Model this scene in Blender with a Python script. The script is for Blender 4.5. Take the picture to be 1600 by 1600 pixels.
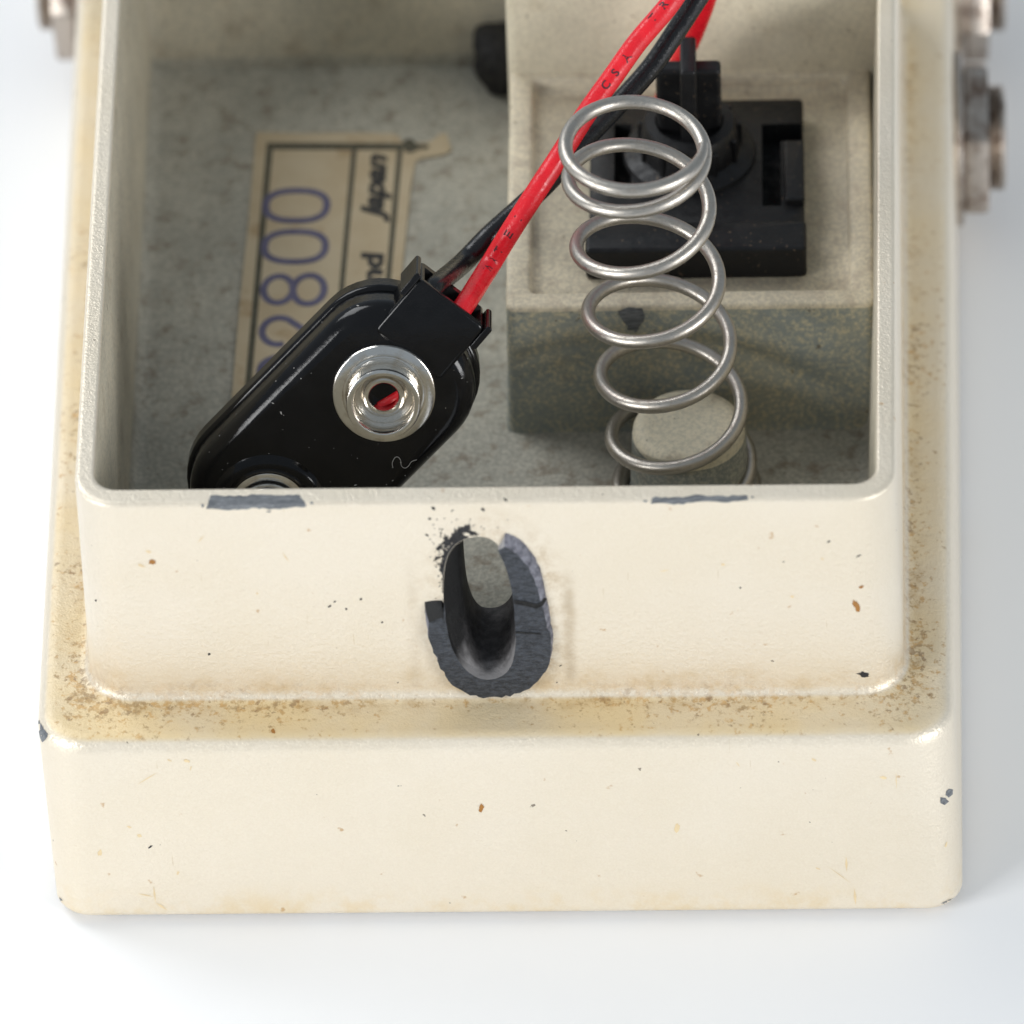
import bpy, bmesh, math, random
from math import sin, cos, pi, radians
from mathutils import Vector, Matrix, noise
from mathutils.bvhtree import BVHTree

for _o in list(bpy.data.objects):
    bpy.data.objects.remove(_o)
S = 0.001                       # everything below is written in millimetres
SC = bpy.context.scene
COL = SC.collection
random.seed(7)

# ------------------------------------------------------------------ camera
ELEV, YAW, ROLL, DIST, PPM = radians(43), radians(2.2), radians(2.2), 800.0, 19.4
_f = Vector((-sin(YAW)*cos(ELEV), cos(YAW)*cos(ELEV), -sin(ELEV)))
_r = _f.cross(Vector((0, 0, 1))).normalized()
_u = _r.cross(_f)
CR = cos(ROLL)*_r - sin(ROLL)*_u
CU = sin(ROLL)*_r + cos(ROLL)*_u
CF = _f
FPX = PPM*DIST
CPOS = Vector((0, 4.2, 42)) - DIST*(CF + (757-800)/FPX*CR + (800-772)/FPX*CU)

def ray(x, y):
    return CF + (x-800)/FPX*CR - (y-800)/FPX*CU

def at(x, y, z=None, Y=None, X=None):
    """a pixel of the 1600 px photograph on a given plane, in mm"""
    d = ray(x, y)
    if z is not None: t = (z-CPOS.z)/d.z
    elif Y is not None: t = (Y-CPOS.y)/d.y
    else: t = (X-CPOS.x)/d.x
    return CPOS + t*d

cd = bpy.data.cameras.new('camera')
cam = bpy.data.objects.new('camera', cd)
COL.objects.link(cam)
cd.sensor_width = 36
cd.lens = 36*FPX/1600
cd.clip_start, cd.clip_end = 0.02, 50
M3 = Matrix((CR, CU, -CF)).transposed()
cam.matrix_world = Matrix.Translation(CPOS*S) @ M3.to_4x4()
cd.dof.use_dof = True
cd.dof.focus_distance = ((at(700, 640, Y=22) - CPOS).dot(CF))*S
cd.dof.aperture_fstop = 29
cd.dof.aperture_blades = 7
SC.camera = cam

# ------------------------------------------------------------------ light
world = bpy.data.worlds.new('World')
SC.world = world
world.use_nodes = True
bg = world.node_tree.nodes['Background']
bg.inputs[0].default_value = (0.76, 0.88, 1.0, 1)
bg.inputs[1].default_value = 0.35

def softbox(name, loc, target, sx, sy, power, col=(1, 1, 1)):
    l = bpy.data.lights.new(name, 'AREA')
    l.shape = 'RECTANGLE'; l.size = sx; l.size_y = sy; l.energy = power; l.color = col
    o = bpy.data.objects.new(name, l)
    COL.objects.link(o)
    o.location = loc
    o.rotation_euler = (Vector(target)-Vector(loc)).to_track_quat('-Z', 'Y').to_euler()
    return o
softbox('softbox_key', (-0.62, -0.42, 0.32), (0, 0.03, 0.03), 0.36, 0.30, 4.1, (1.0, 1.0, 1.0))
softbox('softbox_fill', (0.62, -0.44, 0.28), (0, 0.03, 0.03), 0.32, 0.28, 3.7, (1.0, 1.0, 1.0))
softbox('softbox_rear', (-0.46, 0.42, 0.62), (0, 0.05, 0.0), 0.46, 0.42, 3.3, (0.97, 0.985, 1.0))

vs = SC.view_settings
vs.view_transform = 'Standard'; vs.look = 'None'; vs.exposure = 0.07; vs.gamma = 1.0
vs.use_curve_mapping = False

# ------------------------------------------------------------------ materials
class NT:
    def __init__(s, name):
        s.m = bpy.data.materials.new(name); s.m.use_nodes = True
        s.t = s.m.node_tree; s.b = s.t.nodes['Principled BSDF']
        g = s.t.nodes.new('ShaderNodeNewGeometry')
        v = s.t.nodes.new('ShaderNodeVectorMath'); v.operation = 'SCALE'
        s.t.links.new(g.outputs['Position'], v.inputs[0]); v.inputs['Scale'].default_value = 1000
        s.pos = v.outputs[0]; s.nor = g.outputs['Normal']
    def put(s, sock, v):
        if hasattr(v, 'is_linked') or isinstance(v, bpy.types.NodeSocket): s.t.links.new(v, sock)
        else: sock.default_value = v
    def noise(s, scale, detail=3, rough=0.55, vec=None, stretch=None, seed=0.0):
        n = s.t.nodes.new('ShaderNodeTexNoise'); n.inputs['Scale'].default_value = scale
        n.inputs['Detail'].default_value = detail; n.inputs['Roughness'].default_value = rough
        vec = vec or s.pos
        if stretch or seed:
            mp = s.t.nodes.new('ShaderNodeMapping')
            s.t.links.new(vec, mp.inputs[0])
            if stretch: mp.inputs['Scale'].default_value = stretch
            mp.inputs['Location'].default_value = (seed, seed*1.7, seed*.6)
            vec = mp.outputs[0]
        s.t.links.new(vec, n.inputs['Vector'])
        return n.outputs['Fac']
    def vor(s, scale, rnd=1.0):
        n = s.t.nodes.new('ShaderNodeTexVoronoi'); n.inputs['Scale'].default_value = scale
        n.inputs['Randomness'].default_value = rnd
        s.t.links.new(s.pos, n.inputs['Vector'])
        return n.outputs['Distance']
    def math(s, op, a, b=0.0, clamp=False):
        n = s.t.nodes.new('ShaderNodeMath'); n.operation = op; n.use_clamp = clamp
        s.put(n.inputs[0], a); s.put(n.inputs[1], b)
        return n.outputs[0]
    def ramp(s, v, lo, hi, a=0.0, b=1.0):
        n = s.t.nodes.new('ShaderNodeMapRange'); n.interpolation_type = 'SMOOTHSTEP'
        s.put(n.inputs[0], v)
        n.inputs[1].default_value = lo; n.inputs[2].default_value = hi
        n.inputs[3].default_value = a; n.inputs[4].default_value = b
        return n.outputs[0]
    def sep(s, v):
        n = s.t.nodes.new('ShaderNodeSeparateXYZ'); s.t.links.new(v, n.inputs[0]); return n.outputs
    def mix(s, f, a, b):
        n = s.t.nodes.new('ShaderNodeMix'); n.data_type = 'RGBA'
        s.put(n.inputs[0], f)
        for i, v in ((6, a), (7, b)):
            s.put(n.inputs[i], (*v, 1) if isinstance(v, tuple) else v)
        return n.outputs[2]
    def bump(s, h, dist, strength=1.0):
        n = s.t.nodes.new('ShaderNodeBump'); n.inputs['Distance'].default_value = dist*S
        n.inputs['Strength'].default_value = strength
        s.put(n.inputs['Height'], h)
        s.t.links.new(n.outputs[0], s.b.inputs['Normal'])
    def out(s, col=None, rough=None, metal=None, **kw):
        if col is not None: s.put(s.b.inputs['Base Color'], (*col, 1) if isinstance(col, tuple) else col)
        if rough is not None: s.put(s.b.inputs['Roughness'], rough)
        if metal is not None: s.put(s.b.inputs['Metallic'], metal)
        for k, v in kw.items(): s.put(s.b.inputs[k.replace('_', ' ')], v)
        return s.m

def mat_paint():
    n = NT('cream_paint')
    x, y, z = n.sep(n.pos)
    nz = n.sep(n.nor)[2]
    big = n.noise(0.07, 3)
    base = n.mix(n.ramp(big, 0.35, 0.65), (0.81, 0.72, 0.58), (0.79, 0.695, 0.545))
    fine = n.noise(5.5, 2)
    base = n.mix(n.ramp(fine, 0.3, 0.75, 0.0, 0.22), base, (0.93, 0.87, 0.75))
    # yellowed, grimy ledge: where the treadle never got wiped
    up = n.ramp(nz, 0.72, 0.97)
    lo = n.math('MULTIPLY', n.ramp(z, 19.4, 19.9), n.ramp(z, 20.9, 20.35))
    ledge = n.math('MULTIPLY', up, lo)
    xr_m = n.math('MULTIPLY', n.ramp(x, 34.0, 38.0, 1.0, 0.45), n.ramp(n.noise(0.05, 3, seed=27), 0.3, 0.6, 0.75, 1.0))
    yl = n.mix(n.ramp(n.noise(0.10, 4, 0.6, seed=3), 0.35, 0.7), (0.72, 0.57, 0.33), (0.71, 0.60, 0.42))
    base = n.mix(n.math('MULTIPLY', ledge, xr_m), base, yl)
    # grime: orange-brown and dark deposits, densest in the crease round the box and at the left corner
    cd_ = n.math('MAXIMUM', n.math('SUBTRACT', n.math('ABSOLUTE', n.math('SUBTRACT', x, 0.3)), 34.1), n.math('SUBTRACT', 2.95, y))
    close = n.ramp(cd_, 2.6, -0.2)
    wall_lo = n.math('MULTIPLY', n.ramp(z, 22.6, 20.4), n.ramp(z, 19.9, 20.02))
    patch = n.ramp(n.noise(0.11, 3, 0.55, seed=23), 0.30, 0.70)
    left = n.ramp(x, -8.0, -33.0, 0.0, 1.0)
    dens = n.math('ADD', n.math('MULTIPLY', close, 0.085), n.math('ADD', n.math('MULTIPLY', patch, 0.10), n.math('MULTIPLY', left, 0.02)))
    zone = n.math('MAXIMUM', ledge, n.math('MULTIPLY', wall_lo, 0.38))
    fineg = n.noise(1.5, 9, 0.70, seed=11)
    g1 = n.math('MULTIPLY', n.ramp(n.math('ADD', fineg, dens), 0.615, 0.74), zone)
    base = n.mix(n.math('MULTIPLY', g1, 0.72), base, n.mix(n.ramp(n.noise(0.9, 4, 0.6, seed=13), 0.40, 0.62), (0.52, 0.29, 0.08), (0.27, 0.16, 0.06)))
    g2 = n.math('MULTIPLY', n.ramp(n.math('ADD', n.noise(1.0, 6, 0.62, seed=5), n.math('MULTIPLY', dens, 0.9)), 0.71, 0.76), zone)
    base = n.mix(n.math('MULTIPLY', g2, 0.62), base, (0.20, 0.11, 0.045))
    broad = n.math('MULTIPLY', n.math('MULTIPLY', n.ramp(n.noise(0.35, 6, 0.68, seed=61), 0.46, 0.72), close), ledge)
    base = n.mix(n.math('MULTIPLY', broad, 0.55), base, (0.42, 0.27, 0.10))
    # a brown haze low on the box front and along the bottom edge
    low = n.math('MULTIPLY', n.ramp(z, 24.5, 20.6), n.ramp(z, 20.2, 20.7))
    base = n.mix(n.math('MULTIPLY', n.math('MULTIPLY', low, n.ramp(n.noise(0.5, 5, 0.65, seed=2), 0.42, 0.75)), 0.55), base, (0.60, 0.43, 0.20))
    bot = n.math('MULTIPLY', n.ramp(z, 5.0, 1.0), n.ramp(n.noise(0.33, 5, 0.65, seed=8), 0.42, 0.7))
    base = n.mix(n.math('MULTIPLY', bot, 0.5), base, (0.74, 0.55, 0.27))
    # sparse rust specks anywhere
    rs = n.ramp(n.noise(0.62, 4, 0.5, seed=31), 0.70, 0.76)
    base = n.mix(n.math('MULTIPLY', rs, 0.7), base, (0.50, 0.28, 0.09))
    ds = n.ramp(n.noise(1.1, 2, 0.5, seed=41), 0.77, 0.79)
    base = n.mix(n.math('MULTIPLY', ds, 0.8), base, (0.12, 0.09, 0.06))
    # soft dark lines beside the screw boss: shade of the pad edges, painted in
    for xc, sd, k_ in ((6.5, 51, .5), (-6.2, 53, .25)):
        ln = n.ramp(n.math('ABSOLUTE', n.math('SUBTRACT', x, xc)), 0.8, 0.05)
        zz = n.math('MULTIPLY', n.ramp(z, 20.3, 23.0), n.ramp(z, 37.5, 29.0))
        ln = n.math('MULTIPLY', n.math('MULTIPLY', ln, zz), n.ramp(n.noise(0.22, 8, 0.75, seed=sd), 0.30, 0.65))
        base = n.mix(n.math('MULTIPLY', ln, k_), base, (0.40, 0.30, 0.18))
    # rubbed-in brown haze round the boss
    ex = n.math('DIVIDE', n.math('SUBTRACT', x, 0.2), 5.6); ez = n.math('DIVIDE', n.math('SUBTRACT', z, 29.0), 9.6)
    dd = n.math('SQRT', n.math('ADD', n.math('MULTIPLY', ex, ex), n.math('MULTIPLY', ez, ez)))
    hz = n.math('MULTIPLY', n.math('MULTIPLY', n.ramp(dd, 1.38, 0.98), n.math('MULTIPLY', n.ramp(z, 20.2, 21.5), n.ramp(y, 5.0, 4.5))), n.ramp(n.noise(0.8, 7, 0.72, seed=81), 0.38, 0.72))
    base = n.mix(n.math('MULTIPLY', n.math('MULTIPLY', hz, n.ramp(x, -7.0, 5.0, 0.35, 1.0)), 0.6), base, (0.46, 0.32, 0.16))
    # fine scratches
    sc = n.ramp(n.noise(0.55, 3, 0.5, stretch=(5.0, 1, 0.35), seed=71), 0.735, 0.76)
    base = n.mix(n.math('MULTIPLY', sc, 0.35), base, (0.55, 0.43, 0.24))
    n.bump(n.math('ADD', n.math('MULTIPLY', fine, 0.8), n.math('MULTIPLY', n.noise(2.4, 4, 0.6), 1.3)), 0.06, 0.9)
    return n.out(base, n.ramp(fine, 0.2, 0.8, 0.33, 0.48), n.math('MULTIPLY', n.math('SUBTRACT', 1.0, n.math('MAXIMUM', n.math('MULTIPLY', ledge, 0.8), n.math('MAXIMUM', g1, g2))), 0.42), Specular_IOR_Level=0.6, Coat_Weight=0.15, Coat_Roughness=0.25)

def mat_inside(name, a, b, stain=(0.20, 0.13, 0.07), amount=0.5, lo=0.42, hi=0.6, st_lo=0.52, sts=0.30):
    n = NT(name)
    sp = n.ramp(n.noise(2.6, 4, 0.7), lo, hi)
    big = n.ramp(n.noise(0.14, 4, 0.6, seed=4), 0.3, 0.7, -0.25, 0.25)
    base = n.mix(n.math('ADD', sp, big, True), a, b)
    st = n.ramp(n.noise(sts, 6, 0.66, seed=9), st_lo, st_lo+.2)
    base = n.mix(n.math('MULTIPLY', st, amount), base, stain)
    dk = n.ramp(n.noise(1.4, 4, 0.6, seed=19), 0.66, 0.72)
    base = n.mix(n.math('MULTIPLY', dk, 0.7), base, (0.10, 0.065, 0.035))
    n.bump(n.noise(3.0, 4, 0.6), 0.06, 0.6)
    return n.out(base, 0.62, 0.0, Specular_IOR_Level=0.35)

def mat_bare(name, a, b, rough=0.5, metal=0.35, scale=1.2, stretch=(1, 1, 1), bd=0.06):
    n = NT(name)
    f = n.ramp(n.noise(scale, 6, 0.68, stretch=stretch), 0.32, 0.68)
    c = n.mix(f, a, b)
    g = n.noise(6.0, 3, 0.6, stretch=stretch, seed=4)
    c = n.mix(n.ramp(g, 0.55, 0.8, 0, 0.5), c, tuple(min(1, k*1.9+.03) for k in b))
    n.bump(n.noise(2.5, 5, 0.7, stretch=stretch), bd, 0.9)
    return n.out(c, rough, metal)

def mat_metal(name, col, rough, dirt=(0.2, 0.12, 0.07), amt=0.35, stretch=(1, 1, 1), scale=1.3, bd=0.01):
    n = NT(name)
    d = n.ramp(n.noise(scale, 5, 0.65, stretch=stretch), 0.48, 0.72)
    c = n.mix(n.math('MULTIPLY', d, amt), col, dirt)
    fine = n.noise(9, 3, 0.6, stretch=stretch, seed=2)
    r = n.math('ADD', n.ramp(fine, 0.25, 0.75, rough*0.7, rough*1.35), n.math('MULTIPLY', d, 0.12))
    n.bump(fine, bd, 0.6)
    return n.out(c, r, 1.0)

def mat_plastic(name, col, rough, speck=0.0, bd=0.0, dustcol=(0.55, 0.52, 0.47), lo=0.74, spec=0.5):
    n = NT(name)
    c = n.mix(n.ramp(n.noise(0.5, 4), 0.3, 0.7, 0, 0.35), col, tuple(min(1, k*1.5+0.004) for k in col))
    if speck:
        d = n.ramp(n.noise(2.4, 2, 0.5, seed=14), lo, lo+.03)
        c = n.mix(n.math('MULTIPLY', d, speck), c, dustcol)
    if bd: n.bump(n.noise(2.2, 4, 0.65), bd, 0.7)
    return n.out(c, n.ramp(n.noise(1.1, 4, seed=6), 0.3, 0.7, rough*0.75, rough*1.3), 0.0, Specular_IOR_Level=spec)

PAINT = mat_paint()
FLOOR = mat_inside('grey_green_floor', (0.36, 0.345, 0.29), (0.56, 0.53, 0.44), stain=(0.19, 0.135, 0.085), amount=0.58, lo=0.34, hi=0.68, st_lo=0.49, sts=0.55)
WALLIN = mat_inside('thin_overspray_wall', (0.45, 0.42, 0.335), (0.64, 0.575, 0.44), amount=0.35, lo=0.34, hi=0.68)
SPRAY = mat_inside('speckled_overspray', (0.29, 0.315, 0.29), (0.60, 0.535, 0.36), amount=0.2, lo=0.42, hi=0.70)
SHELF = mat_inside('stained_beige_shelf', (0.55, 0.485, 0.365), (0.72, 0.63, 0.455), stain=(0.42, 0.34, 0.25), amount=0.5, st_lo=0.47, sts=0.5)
ZINC = mat_bare('bare_zinc', (0.018, 0.021, 0.026), (0.062, 0.07, 0.085), 0.42, 0.3, 2.2, (1, 1, 2.0), 0.12)
ZINC_PALE = mat_bare('broken_zinc_edge', (0.07, 0.07, 0.088), (0.24, 0.24, 0.275), 0.75, 0.1, 1.3, (1, 1, 1), 0.25)
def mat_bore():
    n = NT('stain_and_shade_bore')
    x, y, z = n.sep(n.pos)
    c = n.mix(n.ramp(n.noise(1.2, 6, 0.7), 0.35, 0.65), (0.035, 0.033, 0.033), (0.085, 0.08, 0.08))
    c = n.mix(n.ramp(n.math('ADD', y, n.math('MULTIPLY', n.noise(0.9, 5, seed=3), 2.4)), 6.6, 4.6), c, (0.30, 0.29, 0.29))  # painted shade: dark deep in the bore, paler towards the front lip
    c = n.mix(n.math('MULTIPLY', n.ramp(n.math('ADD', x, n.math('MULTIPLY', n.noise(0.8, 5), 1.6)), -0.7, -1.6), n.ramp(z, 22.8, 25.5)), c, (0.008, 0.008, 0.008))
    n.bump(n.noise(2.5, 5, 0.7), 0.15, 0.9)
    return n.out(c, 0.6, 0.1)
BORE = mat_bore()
CHIP = mat_bare('worn_grey_metal', (0.10, 0.108, 0.118), (0.235, 0.245, 0.255), 0.5, 0.35, 1.5, (0.5, 2.5, 2.5), 0.05)
SOOT = mat_plastic('black_scuff', (0.018, 0.017, 0.018), 0.75)
RUST = mat_plastic('rust_spot', (0.33, 0.15, 0.035), 0.8)
STEEL = mat_metal('spring_steel', (0.49, 0.455, 0.405), 0.37, (0.25, 0.19, 0.14), 0.35, scale=1.6, bd=0.012)
NICKEL = mat_metal('snap_nickel', (0.78, 0.75, 0.70), 0.13, (0.32, 0.24, 0.13), 0.4, scale=1.0, bd=0.012)
JACKM = mat_metal('tarnished_jack_nickel', (0.50, 0.44, 0.385), 0.28, (0.12, 0.07, 0.045), 0.9, scale=0.5, bd=0.05)
CLIPB = mat_plastic('glossy_black_plastic', (0.004, 0.004, 0.0045), 0.13, 0.85, 0.012, lo=0.775, spec=0.3)
SWITCHB = mat_plastic('dull_black_plastic', (0.008, 0.008, 0.0085), 0.42, 0.5, 0.04, (0.20, 0.14, 0.09), lo=0.69, spec=0.3)
HOLLOW = mat_plastic('dark_hollow', (0.004, 0.004, 0.004), 0.9)
RUBBER = mat_plastic('black_rubber', (0.012, 0.0115, 0.012), 0.7, 0.3, 0.3)
REDW = mat_plastic('red_wire_insulation', (0.64, 0.011, 0.02), 0.27, 0, 0.07)
BLKW = mat_plastic('black_wire_insulation', (0.007, 0.0075, 0.0085), 0.24, 0.35, 0.06, (0.3, 0.3, 0.3), lo=0.70, spec=0.4)
INK = mat_plastic('black_ink', (0.028, 0.026, 0.024), 0.6)
WINK = mat_plastic('wire_print_ink', (0.055, 0.006, 0.012), 0.6)
def mat_paper():
    n = NT('aged_paper')
    c = n.mix(n.ramp(n.noise(0.16, 4, 0.6), 0.35, 0.7), (0.60, 0.495, 0.335), (0.53, 0.415, 0.26))
    c = n.mix(n.ramp(n.noise(0.22, 5, 0.6, seed=6), 0.56, 0.70, 0, 0.55), c, (0.33, 0.18, 0.06))
    n.bump(n.noise(3, 3), 0.02, 0.5)
    return n.out(c, 0.75)
PAPER = mat_paper()
OLIVE = mat_plastic('faded_border_ink', (0.085, 0.078, 0.052), 0.7)
BLUEINK = mat_plastic('violet_blue_stamp_ink', (0.12, 0.112, 0.185), 0.7)
LINT = mat_plastic('pale_lint', (0.36, 0.35, 0.33), 0.8)
PLATE = mat_plastic('base_plate_grey', (0.10, 0.105, 0.115), 0.6)
def mat_table():
    n = NT('white_sweep')
    return n.out((0.93, 0.935, 0.945), 0.45, 0.0, Specular_IOR_Level=0.3)
TABLE = mat_table()

# ------------------------------------------------------------------ helpers
def thing(name, loc, label, cat, group=None):
    o = bpy.data.objects.new(name, None)
    COL.objects.link(o); o.empty_display_size = 0.01
    o.location = Vector(loc)*S
    o['label'] = label; o['category'] = cat
    if group: o['group'] = group
    return o

def origin(o):
    v = Vector((0, 0, 0))
    while o is not None:
        v += o.location; o = o.parent
    return v

def smooth(me, ang=40):
    me.polygons.foreach_set('use_smooth', [True]*len(me.polygons))
    me.set_sharp_from_angle(angle=radians(ang))

def link(name, me, mats, parent=None, ang=40):
    """mesh in world mm -> object in metres under its thing"""
    o = bpy.data.objects.new(name, me)
    COL.objects.link(o)
    off = origin(parent) if parent else Vector((0, 0, 0))
    me.transform(Matrix.Translation(-off) @ Matrix.Scale(S, 4))
    if not me.materials:
        for m in (mats if isinstance(mats, (list, tuple)) else [mats]): me.materials.append(m)
    if ang is not None: smooth(me, ang)
    me.update()
    o.parent = parent
    return o

def mesh(name, verts, faces, fmat=None):
    me = bpy.data.meshes.new(name)
    me.from_pydata([tuple(v) for v in verts], [], faces)
    if fmat: me.polygons.foreach_set('material_index', fmat)
    me.update()
    return me

def part(name, verts, faces, mat, parent, ang=40, fix=True):
    me = mesh(name, verts, faces)
    if fix: recalc(me)
    return link(name, me, mat, parent, ang)

def recalc(me):
    bm = bmesh.new(); bm.from_mesh(me)
    bmesh.ops.recalc_face_normals(bm, faces=bm.faces)
    bm.to_mesh(me); bm.free()

def rloop(q, r, z, n=8, sup=0.35):
    """rounded quad; q = FL, FR, RR, RL (x, y)"""
    pts = []
    for i in range(4):
        p = Vector(q[i]); a = (Vector(q[i-1])-p).normalized(); b = (Vector(q[(i+1) % 4])-p).normalized()
        h = math.acos(max(-1, min(1, a.dot(b))))/2
        rr = r[i] if isinstance(r, (list, tuple)) else r
        d = rr/math.tan(h)
        c = p + (a+b).normalized()*(rr/sin(h))
        s, e = p+a*d, p+b*d
        pts.append(s+a*sup)
        a0 = math.atan2(s.y-c.y, s.x-c.x); a1 = math.atan2(e.y-c.y, e.x-c.x)
        da = (a1-a0+pi) % (2*pi)-pi
        for k in range(n+1):
            t = a0+da*k/n
            pts.append(c+rr*Vector((cos(t), sin(t))))
        pts.append(e+b*sup)
    return [Vector((p.x, p.y, z)) for p in pts]

def inset(q, d):
    out = []
    for i in range(4):
        p = Vector(q[i]); a = (Vector(q[i-1])-p).normalized(); b = (Vector(q[(i+1) % 4])-p).normalized()
        h = math.acos(a.dot(b))/2
        out.append(tuple(p+(a+b).normalized()*(d/sin(h))))
    return out

def qmix(a, b, t):
    return [tuple(Vector(p).lerp(Vector(q), t)) for p, q in zip(a, b)]

def loft(loops, cap0=True, cap1=True, mats=None):
    v = []; f = []; fm = []
    n = len(loops[0])
    for l in loops: v += l
    for k in range(len(loops)-1):
        for i in range(n):
            j = (i+1) % n
            f.append((k*n+i, k*n+j, (k+1)*n+j, (k+1)*n+i)); fm.append(mats[k] if mats else 0)
    if cap0: f.append(tuple(reversed(range(n)))); fm.append(mats[0] if mats else 0)
    if cap1: f.append(tuple((len(loops)-1)*n+i for i in range(n))); fm.append(mats[-1] if mats else 0)
    return v, f, fm

def frame(o, ax, ay, az):
    return Matrix((ax, ay, az)).transposed().to_4x4(), Matrix.Translation(o)

def lathe(prof, n=48, M=Matrix(), closed=False, rad=None):
    """prof: (r, h); rad(theta, k) scales radius"""
    v = []; f = []
    for k, (r, h) in enumerate(prof):
        for i in range(n):
            t = 2*pi*i/n
            rr = r*(rad(t, k) if rad else 1)
            v.append(M @ Vector((rr*cos(t), rr*sin(t), h)))
    m = len(prof)
    for k in range(m-1 if not closed else m):
        k2 = (k+1) % m
        for i in range(n):
            j = (i+1) % n
            f.append((k*n+i, k*n+j, k2*n+j, k2*n+i))
    if not closed:
        f.append(tuple(reversed(range(n)))); f.append(tuple((m-1)*n+i for i in range(n)))
    return v, f

def bevbox(x0, x1, y0, y1, z0, z1, b=0.3, M=None, n=3):
    q = [(x0, y0), (x1, y0), (x1, y1), (x0, y1)]
    w = min(x1-x0, y1-y0)
    b = min(b, w*0.45, (z1-z0)*0.45)
    L = []
    st = [pi/2*k/n for k in range(n+1)]
    rr = b
    for t in st: L.append((b*(1-sin(t)), z0+b*(1-cos(t))))
    L.append((0, z0+b+.02*(z1-z0)))
    L.append((0, z1-b-.02*(z1-z0)))
    for t in reversed(st): L.append((b*(1-sin(t)), z1-b*(1-cos(t))))
    loops = [rloop(inset(q, i), max(rr-i, 0.02)+.02, z, 3, 0.02) for i, z in L]
    v, f, _ = loft(loops)
    if M: v = [M @ p for p in v]
    return v, f

def prism(pts2, h0, h1, fn, bev=0.0, steps=3):
    """closed outline pts2 (ccw, 2D) extruded; fn(x, y, h) -> 3D; rounded top rim of size bev"""
    n = len(pts2)
    P = [Vector(p) for p in pts2]
    def ins(d):
        if d == 0: return P
        out = []
        for i in range(n):
            a = (P[i]-P[i-1]); b = (P[(i+1) % n]-P[i])
            na = Vector((-a.y, a.x)).normalized(); nb = Vector((-b.y, b.x)).normalized()
            m = (na+nb); m = m.normalized() if m.length > 1e-6 else na
            out.append(P[i]+m*d/max(0.5, m.dot(na)))
        return out
    loops = [[fn(p.x, p.y, h0) for p in P]]
    if bev:
        loops.append([fn(p.x, p.y, h1-bev-.03*(h1-h0)) for p in P])
        for k in range(steps+1):
            t = pi/2*k/steps
            loops.append([fn(p.x, p.y, h1-bev*(1-sin(t))) for p in ins(bev*(1-cos(t)))])
        loops.append([fn(p.x, p.y, h1) for p in ins(bev+.1)])
    else:
        loops.append([fn(p.x, p.y, h1) for p in P])
    v, f, _ = loft(loops)
    return v, f

def rrect(x0, x1, y0, y1, r, n=10):
    o = []
    for cx, cy, a0 in ((x1-r, y1-r, 0), (x0+r, y1-r, 90), (x0+r, y0+r, 180), (x1-r, y0+r, 270)):
        for k in range(n+1):
            t = radians(a0+90*k/n); o.append((cx+r*cos(t), cy+r*sin(t)))
    return o

def catmull(pts, sub):
    P = [Vector(p) for p in pts]
    P = [P[0]*2-P[1]]+P+[P[-1]*2-P[-2]]
    out = []
    for i in range(1, len(P)-2):
        p0, p1, p2, p3 = P[i-1:i+3]
        for k in range(sub):
            t = k/sub
            out.append(0.5*((2*p1)+(p2-p0)*t+(2*p0-5*p1+4*p2-p3)*t*t+(3*p1-p0-3*p2+p3)*t**3))
    out.append(P[-2])
    return out

def tube(path, r, n=14, rfn=None, flat=None):
    v = []; f = []
    up = Vector((0.13, 0.2, 1)).normalized()
    T0 = (path[1]-path[0]).normalized()
    N = (up-T0*up.dot(T0)).normalized()
    m = len(path)
    for k, p in enumerate(path):
        T = (path[min(k+1, m-1)]-path[max(k-1, 0)]).normalized()
        N = (N-T*N.dot(T)).normalized(); B = T.cross(N)
        rr = r*(rfn(k/(m-1)) if rfn else 1)
        for i in range(n):
            t = 2*pi*i/n
            q = p+rr*(cos(t)*N+sin(t)*B)
            if flat and q.z > flat: q.z = flat
            v.append(q)
    for k in range(m-1):
        for i in range(n):
            j = (i+1) % n
            f.append((k*n+i, k*n+j, (k+1)*n+j, (k+1)*n+i))
    f.append(tuple(reversed(range(n)))); f.append(tuple((m-1)*n+i for i in range(n)))
    return v, f

def boolean(me, cut, solver='EXACT'):
    a = bpy.data.objects.new('a', me); b = bpy.data.objects.new('b', cut)
    COL.objects.link(a); COL.objects.link(b)
    md = a.modifiers.new('cut', 'BOOLEAN'); md.object = b; md.operation = 'DIFFERENCE'; md.solver = solver
    md.material_mode = 'TRANSFER'
    dg = bpy.context.evaluated_depsgraph_get(); dg.update()
    res = bpy.data.meshes.new_from_object(a.evaluated_get(dg))
    bpy.data.objects.remove(a); bpy.data.objects.remove(b)
    return res

def text_polys(s, shear=0.0, off=0.0):
    """the letters of s as (verts2d, faces), height of capitals about 0.7"""
    c = bpy.data.curves.new('t', 'FONT'); c.body = s; c.size = 1; c.shear = shear; c.offset = off
    c.resolution_u = 4
    o = bpy.data.objects.new('t', c); COL.objects.link(o)
    dg = bpy.context.evaluated_depsgraph_get(); dg.update()
    me = bpy.data.meshes.new_from_object(o.evaluated_get(dg))
    v = [(p.co.x, p.co.y) for p in me.vertices]; f = [tuple(p.vertices) for p in me.polygons]
    bpy.data.objects.remove(o); bpy.data.meshes.remove(me)
    return v, f

# ------------------------------------------------------------------ the white surface
v = [(-1500, -1500, 0), (1500, -1500, 0), (1500, 1500, 0), (-1500, 1500, 0)]
tb = part('tabletop', v, [(0, 1, 2, 3)], TABLE, None, None, False)
tb['kind'] = 'structure'; tb['label'] = 'plain white tabletop under the pedal'; tb['category'] = 'tabletop'

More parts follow.
